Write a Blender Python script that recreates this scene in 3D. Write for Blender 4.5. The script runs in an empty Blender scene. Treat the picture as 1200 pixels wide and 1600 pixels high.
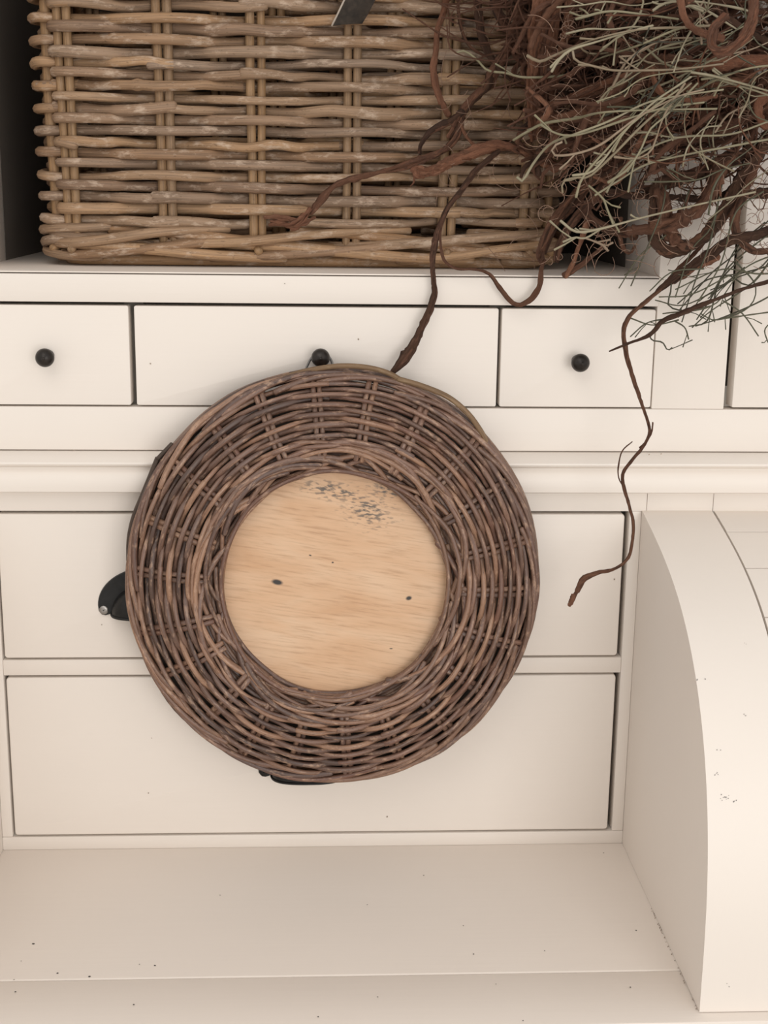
import bpy, bmesh, math, random
import numpy as np
from mathutils import Vector, Matrix
random.seed(7); rng = np.random.default_rng(11)
PI = math.pi
COL = bpy.context.scene.collection
SC = bpy.context.scene

# ------------------------------------------------------------------ camera
CAM = np.array([-0.0260, -1.2000, 1.3911]); F = 2090.8
RT = np.array([0.9989, -0.0453, 0.0118]); UP = np.array([-0.0007, 0.2370, 0.9715]); FW = np.array([0.0468, 0.9704, -0.2367])
UP = np.cross(RT, FW); UP /= np.linalg.norm(UP); RT = np.cross(FW, UP); RT /= np.linalg.norm(RT); FW /= np.linalg.norm(FW)
cd = bpy.data.cameras.new('camera'); cam = bpy.data.objects.new('camera', cd); COL.objects.link(cam)
cd.sensor_fit = 'HORIZONTAL'; cd.sensor_width = 36.0; cd.lens = F / 1200 * 36.0
cd.clip_start = 0.02
M = Matrix.Identity(4)
for i in range(3):
    M[i][0] = RT[i]; M[i][1] = UP[i]; M[i][2] = -FW[i]; M[i][3] = CAM[i]
cam.matrix_world = M
SC.camera = cam

# ------------------------------------------------------------------ world, lights, exposure
SC.view_settings.view_transform = 'Standard'; SC.view_settings.look = 'None'
SC.view_settings.gamma = 1.0; SC.view_settings.use_curve_mapping = False
SC.view_settings.exposure = -0.08
w = bpy.data.worlds.new('world'); SC.world = w; w.use_nodes = True
w.node_tree.nodes['Background'].inputs[0].default_value = (1.0, 0.965, 0.93, 1)
w.node_tree.nodes['Background'].inputs[1].default_value = 0.87
def area(name, loc, target, sx, sy, power, col):
    l = bpy.data.lights.new(name, 'AREA'); l.shape = 'RECTANGLE'; l.size = sx; l.size_y = sy; l.energy = power; l.color = col
    o = bpy.data.objects.new(name, l); COL.objects.link(o); o.location = loc
    o.rotation_euler = (Vector(target) - Vector(loc)).to_track_quat('-Z', 'Y').to_euler()
    return o
area('window_light', (0.90, -3.2, 1.30), (0, 0, 1.05), 1.5, 1.5, 36, (1.0, 0.975, 0.945))
area('ceiling_light', (-0.5, -1.6, 2.6), (0, -0.2, 1.0), 1.2, 1.2, 7, (1.0, 0.95, 0.89))

# ------------------------------------------------------------------ pixel rays, used only to lay things out on real planes
def at(px, py, Y):
    d = FW + RT * (px - 600) / F - UP * (py - 800) / F
    return CAM + d * (Y - CAM[1]) / d[1]

# ------------------------------------------------------------------ materials
def mat(name):
    m = bpy.data.materials.new(name); m.use_nodes = True
    nt = m.node_tree; b = nt.nodes['Principled BSDF']
    return m, nt, b
def N(nt, t, **kw):
    n = nt.nodes.new(t)
    for k, v in kw.items():
        if k in n.inputs: n.inputs[k].default_value = v
        else: setattr(n, k, v)
    return n
def ramp(nt, fac, stops):
    r = nt.nodes.new('ShaderNodeValToRGB'); e = r.color_ramp.elements
    while len(e) < len(stops): e.new(0.5)
    for i, (p, c) in enumerate(stops):
        e[i].position = p; e[i].color = (*c, 1) if len(c) == 3 else c
    nt.links.new(fac, r.inputs[0]); return r
def mixc(nt, fac, a, b, mode='MIX'):
    m = nt.nodes.new('ShaderNodeMix'); m.data_type = 'RGBA'; m.blend_type = mode
    for s, v in ((0, fac), (6, a), (7, b)):
        if hasattr(v, 'is_output') or isinstance(v, bpy.types.NodeSocket): nt.links.new(v, m.inputs[s])
        elif s == 0: m.inputs[0].default_value = v
        else: m.inputs[s].default_value = (*v, 1)
    return m.outputs[2]
def bump(nt, b, h, strength, dist):
    n = nt.nodes.new('ShaderNodeBump'); n.inputs['Strength'].default_value = strength; n.inputs['Distance'].default_value = dist
    nt.links.new(h, n.inputs['Height']); nt.links.new(n.outputs[0], b.inputs['Normal'])

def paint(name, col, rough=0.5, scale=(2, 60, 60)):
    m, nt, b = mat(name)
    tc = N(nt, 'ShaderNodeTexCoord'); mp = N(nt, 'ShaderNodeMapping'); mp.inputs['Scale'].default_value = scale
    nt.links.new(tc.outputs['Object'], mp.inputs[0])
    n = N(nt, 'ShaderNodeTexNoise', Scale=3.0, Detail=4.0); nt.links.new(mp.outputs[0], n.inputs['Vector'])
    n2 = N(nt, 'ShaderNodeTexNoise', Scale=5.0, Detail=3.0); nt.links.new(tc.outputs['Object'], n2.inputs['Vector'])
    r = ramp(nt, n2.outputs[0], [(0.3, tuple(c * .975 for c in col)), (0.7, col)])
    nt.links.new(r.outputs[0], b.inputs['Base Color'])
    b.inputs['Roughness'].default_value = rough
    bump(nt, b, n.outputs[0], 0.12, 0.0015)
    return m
CREAM = (0.80, 0.735, 0.67)
M_PAINT = paint('cream_paint', CREAM)
M_PAINT_V = paint('cream_paint_upright', CREAM, scale=(60, 60, 2))
M_TOP = paint('worktop_paint', (0.80, 0.725, 0.655), 0.5)
M_GAP_SHADE = paint('carcass_gap_shade', (0.16, 0.145, 0.125), 0.7)  # carcass darkened: shade of the drawer gaps put into its colour
M_NICHE_SHADE = paint('niche_shade', (0.13, 0.112, 0.095), 0.7)  # depth shade of the open niche put into the wall colour

def plain(name, col, rough=.5, metal=0.0, var=0.15, sc=80, bs=0.1):
    m, nt, b = mat(name)
    tc = N(nt, 'ShaderNodeTexCoord'); n = N(nt, 'ShaderNodeTexNoise', Scale=sc, Detail=4.0); nt.links.new(tc.outputs['Object'], n.inputs['Vector'])
    r = ramp(nt, n.outputs[0], [(0.3, tuple(c * (1 - var) for c in col)), (0.7, tuple(min(1, c * (1 + var)) for c in col))])
    nt.links.new(r.outputs[0], b.inputs['Base Color']); b.inputs['Roughness'].default_value = rough; b.inputs['Metallic'].default_value = metal
    bump(nt, b, n.outputs[0], bs, 0.001)
    return m
M_KNOB = plain('dark_bronze', (0.022, 0.017, 0.014), 0.33, 0.4, .4, 200)
M_PULL = plain('black_iron', (0.012, 0.012, 0.012), 0.42, 0.3, .3, 150)
M_SCREW = plain('steel', (0.35, 0.33, 0.31), 0.4, 0.9)
M_SCREWD = plain('blackened_steel', (0.02, 0.019, 0.018), 0.45, 0.6)
M_WIRE = plain('grey_wire', (0.22, 0.22, 0.22), 0.4, 0.8)
M_SPECK = plain('dark_speck', (0.06, 0.05, 0.045), 0.8)
M_CRACK = plain('dirt_line', (0.36, 0.29, 0.23), 0.8, 0, .4, 300)
M_SCUFF = plain('scuff', (0.25, 0.23, 0.22), 0.8, 0, .4, 900)
M_SHADE_WOOD = plain('shade_dark_wood', (0.045, 0.032, 0.022), 0.7, 0, .3, 40)  # wood darkened to paint in shade, at niche back and behind wicker
M_FLOOR = plain('floor_wood', (0.56, 0.52, 0.47), 0.5, 0, .2, 6)
M_WALL = plain('wall_paint', (0.7, 0.66, 0.6), 0.8, 0, .03, 3)
M_STRIP = plain('dark_strip', (0.028, 0.020, 0.014), 0.85, 0.0, .5, 160, .5)
M_STRIPE = plain('strip_edge', (0.42, 0.36, 0.30), 0.5)

def rod_mat(name, cols, patch, patch_amt, streak=(90, 1.0), rough=0.55, bs=0.35, speck=0.0, around=2.2, bd=.0012, spec=.35):
    """cane / withy: streaks along the rod (UV: u metres along, v around), a tone per rod, pale worn patches, dark nicks"""
    m, nt, b = mat(name)
    uv = N(nt, 'ShaderNodeUVMap'); oi = N(nt, 'ShaderNodeObjectInfo')
    sep = N(nt, 'ShaderNodeSeparateXYZ'); nt.links.new(uv.outputs[0], sep.inputs[0])
    comb = N(nt, 'ShaderNodeCombineXYZ')
    mu = N(nt, 'ShaderNodeMath', operation='MULTIPLY'); mu.inputs[1].default_value = streak[0]; nt.links.new(sep.outputs[0], mu.inputs[0])
    cs = N(nt, 'ShaderNodeMath', operation='MULTIPLY'); cs.inputs[1].default_value = 2 * PI; nt.links.new(sep.outputs[1], cs.inputs[0])
    c1 = N(nt, 'ShaderNodeMath', operation='COSINE'); nt.links.new(cs.outputs[0], c1.inputs[0])
    s1 = N(nt, 'ShaderNodeMath', operation='SINE'); nt.links.new(cs.outputs[0], s1.inputs[0])
    om = N(nt, 'ShaderNodeMath', operation='MULTIPLY_ADD'); om.inputs[1].default_value = 60.0; nt.links.new(oi.outputs['Random'], om.inputs[0]); nt.links.new(s1.outputs[0], om.inputs[2])
    nt.links.new(mu.outputs[0], comb.inputs[0]); nt.links.new(c1.outputs[0], comb.inputs[1]); nt.links.new(om.outputs[0], comb.inputs[2])
    n1 = N(nt, 'ShaderNodeTexNoise', Scale=1.6 * streak[1], Detail=5.0, Roughness=.65); 
    mp = N(nt, 'ShaderNodeMapping'); mp.inputs['Scale'].default_value = (.16, around, around); nt.links.new(comb.outputs[0], mp.inputs[0]); nt.links.new(mp.outputs[0], n1.inputs['Vector'])
    n2 = N(nt, 'ShaderNodeTexNoise', Scale=.55, Detail=5.0, Roughness=.7); nt.links.new(comb.outputs[0], n2.inputs['Vector'])
    base = ramp(nt, oi.outputs['Random'], [(i / (len(cols) - 1), c) for i, c in enumerate(cols)])
    st = ramp(nt, n1.outputs[0], [(0.25, (.42, .40, .39)), (0.48, (.92, .92, .92)), (0.75, (1.32, 1.29, 1.25))])
    c = mixc(nt, 1.0, base.outputs[0], st.outputs[0], 'MULTIPLY')
    pr = ramp(nt, n2.outputs[0], [(0.53, (0, 0, 0)), (0.66, (1, 1, 1))])
    pm = N(nt, 'ShaderNodeMath', operation='MULTIPLY'); pm.inputs[1].default_value = patch_amt; nt.links.new(pr.outputs[0], pm.inputs[0])
    c = mixc(nt, pm.outputs[0], c, patch)
    n3 = N(nt, 'ShaderNodeTexNoise', Scale=2.4, Detail=3.0); nt.links.new(comb.outputs[0], n3.inputs['Vector'])
    dr = ramp(nt, n3.outputs[0], [(0.28, (1, 1, 1)), (0.38, (0, 0, 0))])
    dm = N(nt, 'ShaderNodeMath', operation='MULTIPLY'); dm.inputs[1].default_value = .45 + speck; nt.links.new(dr.outputs[0], dm.inputs[0])
    c = mixc(nt, dm.outputs[0], c, tuple(x * .28 for x in cols[0]))
    nt.links.new(c, b.inputs['Base Color']); b.inputs['Roughness'].default_value = rough
    b.inputs['Specular IOR Level'].default_value = spec
    bump(nt, b, n1.outputs[0], bs, bd)
    return m
M_CANE = rod_mat('grey_tan_cane', [(0.335, 0.194, 0.099), (0.233, 0.150, 0.099), (0.391, 0.237, 0.125), (0.223, 0.155, 0.110), (0.428, 0.267, 0.148), (0.260, 0.185, 0.133), (0.353, 0.202, 0.103)], (0.558, 0.430, 0.327), .72, bs=.5)
M_STAKE = rod_mat('cane_stakes', [(0.342, 0.204, 0.099), (0.285, 0.183, 0.106), (0.361, 0.222, 0.114)], (0.456, 0.331, 0.228), .3)
M_WITHY = rod_mat('brown_withy', [(0.181, 0.088, 0.058), (0.078, 0.045, 0.035), (0.274, 0.149, 0.094), (0.118, 0.073, 0.061), (0.343, 0.194, 0.122), (0.147, 0.079, 0.053), (0.235, 0.133, 0.094), (0.098, 0.054, 0.039)], (0.490, 0.315, 0.212), .66, streak=(150, 1), rough=.38, speck=.35, spec=.6)
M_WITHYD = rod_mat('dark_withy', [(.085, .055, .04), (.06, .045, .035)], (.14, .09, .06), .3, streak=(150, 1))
M_WITHYL = rod_mat('olive_withy', [(.25, .16, .085), (.20, .125, .07)], (.34, .24, .14), .4, streak=(150, 1))
M_ROOT = rod_mat('brown_root', [(0.243, 0.110, 0.065), (0.180, 0.082, 0.049), (0.297, 0.137, 0.079), (0.153, 0.072, 0.045), (0.270, 0.129, 0.079)], (0.396, 0.205, 0.129), .4, streak=(260, 1.6), rough=.85, bs=1.0, around=5.0, bd=.003)
M_ROOTR = rod_mat('russet_root', [(0.340, 0.144, 0.080), (0.386, 0.176, 0.102), (0.294, 0.121, 0.068)], (0.478, 0.250, 0.153), .5, streak=(260, 1.6), rough=.85, bs=1.0, around=5.0, bd=.003)
M_ROOTD = rod_mat('dark_root', [(0.109, 0.052, 0.032), (0.138, 0.068, 0.040), (0.085, 0.043, 0.028)], (0.209, 0.111, 0.068), .3, streak=(260, 1.6), rough=.85, bs=1.0, around=5.0, bd=.003)
M_TWIG = rod_mat('pale_green_twig', [(.27, .235, .15), (.21, .19, .115), (.33, .29, .20), (.19, .165, .10), (.28, .20, .14)], (.40, .35, .26), .4, streak=(100, 1), rough=.6, bs=.2)
M_TWIGD = rod_mat('dark_green_stem', [(.075, .075, .048), (.10, .095, .058), (.055, .05, .036)], (.15, .14, .09), .3, streak=(100, 1), rough=.6, bs=.2)
M_FIBRE = plain('fine_fibre', (.26, .16, .11), .9)

def wood_mat():
    m, nt, b = mat('pale_wood')
    tc = N(nt, 'ShaderNodeTexCoord'); mp = N(nt, 'ShaderNodeMapping')
    mp.inputs['Rotation'].default_value = (0, 0, math.radians(9)); mp.inputs['Scale'].default_value = (1, 1, 1)
    nt.links.new(tc.outputs['Object'], mp.inputs[0])
    ms = N(nt, 'ShaderNodeMapping'); ms.inputs['Scale'].default_value = (30, 420, 1); nt.links.new(mp.outputs[0], ms.inputs[0])
    n1 = N(nt, 'ShaderNodeTexNoise', Scale=1.0, Detail=5.0, Roughness=.6); nt.links.new(ms.outputs[0], n1.inputs['Vector'])
    ms2 = N(nt, 'ShaderNodeMapping'); ms2.inputs['Scale'].default_value = (7, 22, 1); nt.links.new(mp.outputs[0], ms2.inputs[0])
    n2 = N(nt, 'ShaderNodeTexNoise', Scale=1.5, Detail=4.0, Distortion=.6); nt.links.new(ms2.outputs[0], n2.inputs['Vector'])
    base = ramp(nt, n2.outputs[0], [(0.3, (.66, .46, .305)), (0.5, (.62, .40, .245)), (0.72, (.55, .325, .18))])
    st = ramp(nt, n1.outputs[0], [(0.28, (.70, .64, .58)), (0.48, (1, 1, 1)), (0.75, (1.10, 1.10, 1.10))])
    c = mixc(nt, .8, base.outputs[0], st.outputs[0], 'MULTIPLY')
    sep = N(nt, 'ShaderNodeSeparateXYZ'); nt.links.new(tc.outputs['Object'], sep.inputs[0])
    def ell(cx, cy, rx, ry, rot, hard):
        e = N(nt, 'ShaderNodeMapping', vector_type='TEXTURE'); e.inputs['Location'].default_value = (cx, cy, 0)
        e.inputs['Rotation'].default_value = (0, 0, rot); e.inputs['Scale'].default_value = (rx, ry, 1)
        f = N(nt, 'ShaderNodeVectorMath', operation='MULTIPLY'); f.inputs[1].default_value = (1, 1, 0)
        nt.links.new(tc.outputs['Object'], f.inputs[0]); nt.links.new(f.outputs[0], e.inputs[0])
        l = N(nt, 'ShaderNodeVectorMath', operation='LENGTH'); nt.links.new(e.outputs[0], l.inputs[0])
        r = N(nt, 'ShaderNodeMapRange'); r.inputs['From Min'].default_value = 1.0; r.inputs['From Max'].default_value = hard
        nt.links.new(l.outputs['Value'], r.inputs['Value']); return r.outputs[0]
    # peppered dark marks near the top (two soft lobes), broken up along the grain
    ms3 = N(nt, 'ShaderNodeMapping'); ms3.inputs['Scale'].default_value = (150, 420, 1); nt.links.new(mp.outputs[0], ms3.inputs[0])
    n3 = N(nt, 'ShaderNodeTexNoise', Scale=1.0, Detail=2.0); nt.links.new(ms3.outputs[0], n3.inputs['Vector'])
    a1 = ell(.030, .066, .040, .026, math.radians(-22), .15); a2 = ell(.000, .083, .050, .014, math.radians(-10), .2); a3 = ell(.047, .083, .030, .009, math.radians(-18), .2)
    mx = N(nt, 'ShaderNodeMath', operation='MAXIMUM'); nt.links.new(a1, mx.inputs[0]); nt.links.new(a2, mx.inputs[1])
    mx2 = N(nt, 'ShaderNodeMath', operation='MAXIMUM'); nt.links.new(mx.outputs[0], mx2.inputs[0]); nt.links.new(a3, mx2.inputs[1])
    ad = N(nt, 'ShaderNodeMath', operation='MULTIPLY_ADD'); ad.inputs[1].default_value = .16; nt.links.new(mx2.outputs[0], ad.inputs[0]); nt.links.new(n3.outputs[0], ad.inputs[2])
    th = ramp(nt, ad.outputs[0], [(0.60, (0, 0, 0)), (0.74, (1, 1, 1))])
    tm = N(nt, 'ShaderNodeMath', operation='MULTIPLY'); nt.links.new(th.outputs[0], tm.inputs[0]); nt.links.new(mx2.outputs[0], tm.inputs[1])
    tm2 = N(nt, 'ShaderNodeMath', operation='MULTIPLY', use_clamp=True); tm2.inputs[1].default_value = 1.0; nt.links.new(tm.outputs[0], tm2.inputs[0])
    c = mixc(nt, tm2.outputs[0], c, (.13, .105, .085))
    for args in ((-.0505, .0000, .0060, .0030, math.radians(-12), .55), (.0675, -.0150, .0034, .0024, math.radians(15), .5), (-.001, .018, .0013, .0010, 0, .4), (-.021, .0245, .0016, .0008, -.3, .4), (.052, -.062, .002, .0007, 0, .4)):
        c = mixc(nt, ell(*args), c, (.035, .030, .028))
    nt.links.new(c, b.inputs['Base Color']); b.inputs['Roughness'].default_value = .55
    bump(nt, b, n1.outputs[0], .15, .0006)
    return m
M_WOOD = wood_mat()

# ------------------------------------------------------------------ mesh helpers
def link(o, parent=None, loc=None):
    COL.objects.link(o)
    if parent is not None: o.parent = parent
    if loc is not None: o.location = loc
    return o
def empty(name, loc, label, cat, group=None):
    o = bpy.data.objects.new(name, None); o.empty_display_size = .05; link(o, None, loc)
    o['label'] = label; o['category'] = cat
    if group: o['group'] = group
    return o
def mesh_np(name, V, Fc, m, parent=None, uv=None, smooth=True, label=None):
    """quads/tris as a list of index tuples; keeps world placement (parents sit unrotated or bring their own inverse)"""
    me = bpy.data.meshes.new(name)
    V = np.asarray(V, float)
    if parent is not None and parent.get('_local') is None:
        V = V - np.array(off(parent))
    me.from_pydata(V.tolist(), [], Fc)
    if uv is not None:
        l = me.uv_layers.new(name='UVMap'); l.data.foreach_set('uv', np.asarray(uv, np.float32).ravel())
    if smooth: me.polygons.foreach_set('use_smooth', [True] * len(me.polygons))
    me.materials.append(m)
    o = bpy.data.objects.new(name, me); link(o, parent)
    if label: o['label'] = label
    return o
def off(o):
    v = Vector((0, 0, 0))
    while o is not None: v += o.location; o = o.parent
    return v
def bm_obj(name, bm, m, parent=None, smooth=False, label=None, angle=None):
    me = bpy.data.meshes.new(name)
    if parent is not None and parent.get('_local') is None: bmesh.ops.translate(bm, verts=bm.verts, vec=-off(parent))
    bmesh.ops.recalc_face_normals(bm, faces=bm.faces)
    bm.to_mesh(me); bm.free(); me.materials.append(m)
    if smooth:
        me.polygons.foreach_set('use_smooth', [True] * len(me.polygons))
        if angle: me.set_sharp_from_angle(angle=math.radians(angle))
    o = bpy.data.objects.new(name, me); link(o, parent)
    if label: o['label'] = label
    return o
def bx(bm, x0, x1, y0, y1, z0, z1):
    g = bmesh.ops.create_cube(bm, size=1.0)
    for v in g['verts']:
        v.co = Vector(((x0 + x1) / 2 + v.co.x * (x1 - x0), (y0 + y1) / 2 + v.co.y * (y1 - y0), (z0 + z1) / 2 + v.co.z * (z1 - z0)))
    return g['verts']
def box(name, x0, x1, y0, y1, z0, z1, m, parent=None, bev=.0008, seg=2, label=None):
    bm = bmesh.new(); bx(bm, x0, x1, y0, y1, z0, z1)
    if bev: bmesh.ops.bevel(bm, geom=bm.edges[:], offset=bev, segments=seg, profile=.5, affect='EDGES')
    return bm_obj(name, bm, m, parent, True, label, 40)
def extrude_profile(name, prof, x0, x1, m, parent, angle=35, label=None):
    """closed (y, z) outline carried along X"""
    bm = bmesh.new()
    A = [bm.verts.new((x0, y, z)) for y, z in prof]; B = [bm.verts.new((x1, y, z)) for y, z in prof]
    n = len(prof)
    for i in range(n): bm.faces.new((A[i], A[(i + 1) % n], B[(i + 1) % n], B[i]))
    bm.faces.new(A[::-1]); bm.faces.new(B)
    return bm_obj(name, bm, m, parent, True, label, angle)
def lathe(bm, prof, c, axis='y', n=24):
    """(r, h) outline spun round an axis through c; h runs towards -Y"""
    rings = []
    for r, h in prof:
        rings.append([bm.verts.new((c[0] + r * math.cos(2 * PI * k / n), c[1] - h, c[2] + r * math.sin(2 * PI * k / n))) for k in range(n)])
    for a, b2 in zip(rings, rings[1:]):
        for k in range(n): bm.faces.new((a[k], a[(k + 1) % n], b2[(k + 1) % n], b2[k]))
    bm.faces.new(rings[0]); bm.faces.new(rings[-1])

def catmull(P, n):
    """smooth path through points, n samples evenly spaced along it"""
    P = np.asarray(P, float)
    Q = np.vstack([2 * P[0] - P[1], P, 2 * P[-1] - P[-2]])
    out = []
    for i in range(len(P) - 1):
        p0, p1, p2, p3 = Q[i:i + 4]
        t = np.linspace(0, 1, 12, endpoint=False)[:, None]
        out.append(.5 * ((2 * p1) + (-p0 + p2) * t + (2 * p0 - 5 * p1 + 4 * p2 - p3) * t ** 2 + (-p0 + 3 * p1 - 3 * p2 + p3) * t ** 3))
    out = np.vstack(out + [P[-1:]])
    d = np.r_[0, np.cumsum(np.linalg.norm(np.diff(out[:, :3], axis=0), axis=1))]
    s = np.linspace(0, d[-1], n)
    return np.stack([np.interp(s, d, out[:, k]) for k in range(P.shape[1])], 1)
def tube(P, R, sides=8, lobes=None, ref=None, rnd=0.5):
    """swept tube: P (n,3), R (n,), lobes = (n, sides) radius factors; rounded ends. returns V, F, loop-UV"""
    P = np.asarray(P, float); n = len(P); R = np.broadcast_to(np.asarray(R, float), (n,)).copy()
    T = np.gradient(P, axis=0); T /= np.linalg.norm(T, axis=1)[:, None] + 1e-12
    # rounded ends
    s = np.r_[0, np.cumsum(np.linalg.norm(np.diff(P, axis=0), axis=1))]
    if rnd > 0:
        P = np.vstack([P[0] - T[0] * R[0] * rnd, P[0] - T[0] * R[0] * rnd * .7, P, P[-1] + T[-1] * R[-1] * rnd * .7, P[-1] + T[-1] * R[-1] * rnd])
        R = np.r_[R[0] * .25, R[0] * .72, R, R[-1] * .72, R[-1] * .25]; T = np.vstack([T[0], T[0], T, T[-1], T[-1]])
        if lobes is not None: lobes = np.vstack([lobes[:1], lobes[:1], lobes, lobes[-1:], lobes[-1:]])
        s = np.r_[s[0] - .001, s[0] - .0005, s, s[-1] + .0005, s[-1] + .001]; n += 4
    u = np.cross(T[0], [0.13, 0.31, 0.94]) if ref is None else np.asarray(ref, float) - T[0] * np.dot(ref, T[0])
    if np.linalg.norm(u) < 1e-6: u = np.cross(T[0], [1, 0, 0])
    u /= np.linalg.norm(u)
    U = np.empty((n, 3)); U[0] = u
    for i in range(1, n):
        u = u - T[i] * np.dot(u, T[i]); u /= np.linalg.norm(u) + 1e-12; U[i] = u
    W = np.cross(T, U)
    a = np.linspace(0, 2 * PI, sides, endpoint=False)
    rad = R[:, None] * (np.ones((n, sides)) if lobes is None else lobes)
    V = P[:, None, :] + rad[..., None] * (np.cos(a)[None, :, None] * U[:, None, :] + np.sin(a)[None, :, None] * W[:, None, :])
    V = V.reshape(-1, 3); F_ = []; uv = []
    vv = np.arange(sides + 1) / sides
    for i in range(n - 1):
        b0 = i * sides; b1 = b0 + sides
        for k in range(sides):
            k2 = (k + 1) % sides
            F_.append((b0 + k, b0 + k2, b1 + k2, b1 + k)); uv += [(s[i], vv[k]), (s[i], vv[k + 1]), (s[i + 1], vv[k + 1]), (s[i + 1], vv[k])]
    F_.append(tuple(range(sides))[::-1]); uv += [(s[0], .0)] * sides
    F_.append(tuple(range((n - 1) * sides, n * sides))); uv += [(s[-1], .0)] * sides
    return V, F_, uv
def rod(name, P, R, m, parent, sides=8, lobes=None, label=None, rnd=.5):
    V, F_, uv = tube(P, R, sides, lobes, None, rnd)
    return mesh_np(name, V, F_, m, parent, uv, True, label)
def wob(n, amp, k, r=rng):
    """smooth random wobble"""
    x = np.linspace(0, 1, n); o = np.zeros(n)
    for j in range(1, k + 1): o += r.normal() * np.sin(2 * PI * (x * j * r.uniform(.6, 1.2) + r.uniform())) / j ** .7
    return amp * o

# ------------------------------------------------------------------ setting
def struct(o): o['kind'] = 'structure'; return o
struct(box('floor', -2.5, 2.5, -3.6, .48, -.05, 0, M_FLOOR, None, 0))
struct(box('wall_back', -2.5, 2.5, .46, .56, 0, 2.7, M_WALL, None, 0))

# ------------------------------------------------------------------ the desk
Z0 = .76; XC = -.031
XI, XL = .27256, -.3346            # inner faces of the roll sides
desk = empty('rolltop_desk', (XC, .05, 0), 'cream painted roll-top desk with hutch shelf, small drawers and curved right side', 'desk')
D = desk
# worktop: two boards with a seam, thin front lip
box('worktop_board', -.60, .57, -.2205, .44, Z0 - .03, Z0, M_TOP, D, .0016, 3)
box('worktop_board', -.60, .57, -.2915, -.2212, Z0 - .03, Z0 - .0004, M_TOP, D, .0012, 2)
# body under the worktop
for x0, x1 in ((-.58, -.27), (.21, .55)):
    box('pedestal', x0, x1, -.26, .42, .0, Z0 - .03, M_PAINT, D, .002)
box('apron', -.27, .21, -.24, -.22, Z0 - .13, Z0 - .03, M_PAINT, D, .001)
box('back_panel', -.60, .57, .425, .44, 0.0, Z0 - .03, M_PAINT, D, .001)
# face frame round the lower drawers
DX0, DX1 = -.3220, .2567
ZB0, ZB1, ZU0, ZU1 = .7737, .9397, .9553, 1.0992
box('rail', XL, XI, 0, .02, Z0, ZB0, M_PAINT, D, .0010)
box('rail', DX0 - .0022, DX1 + .0045, .0, .02, ZB1, ZU0, M_PAINT, D, .0010)
box('stile', XL, DX0 - .0022, .0, .02, ZB0, ZU1, M_PAINT_V, D, .0012)
box('stile', DX1 + .0045, XI, .0, .02, ZB0, ZU1, M_PAINT_V, D, .0012)
box('stile', XC - .006, XC + .006, .0, .02, ZU0, ZU1, M_PAINT_V, D, .0012)
for x0, x1 in ((-.60, .2767), (.2771, .3392), (.3396, .57)):
    box('rail', x0, x1, 0, .02, ZU1, 1.1194, M_PAINT, D, .0004)
box('back_panel', XL, XI, .030, .036, Z0, 1.118, M_GAP_SHADE, D, 0)
def drawer(x0, x1, z0, z1, m=M_PAINT, bev=.0022, y=-.0005):
    bm = bmesh.new(); bx(bm, x0, x1, y, y + .019, z0, z1)
    # round the corners seen from the front, then soften every edge
    ed = [e for e in bm.edges if abs(e.verts[0].co.y - e.verts[1].co.y) > .01]
    bmesh.ops.bevel(bm, geom=ed, offset=bev * 1.4, segments=4, profile=.5, affect='EDGES')
    ed = [e for e in bm.edges if all(abs(v.co.y - y) < 1e-5 for v in e.verts)]
    bmesh.ops.bevel(bm, geom=ed, offset=bev * .6, segments=3, profile=.5, affect='EDGES')
    return bm_obj('drawer', bm, m, D, True, None, 35)
low = drawer(DX0, DX1, ZB0 + .0022, ZB1 - .0020)
upl = drawer(DX0, XC - .008, ZU0 + .0020, ZU1 - .0028)
upr = drawer(XC + .008, DX1, ZU0 + .0020, ZU1 - .0028)

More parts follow.
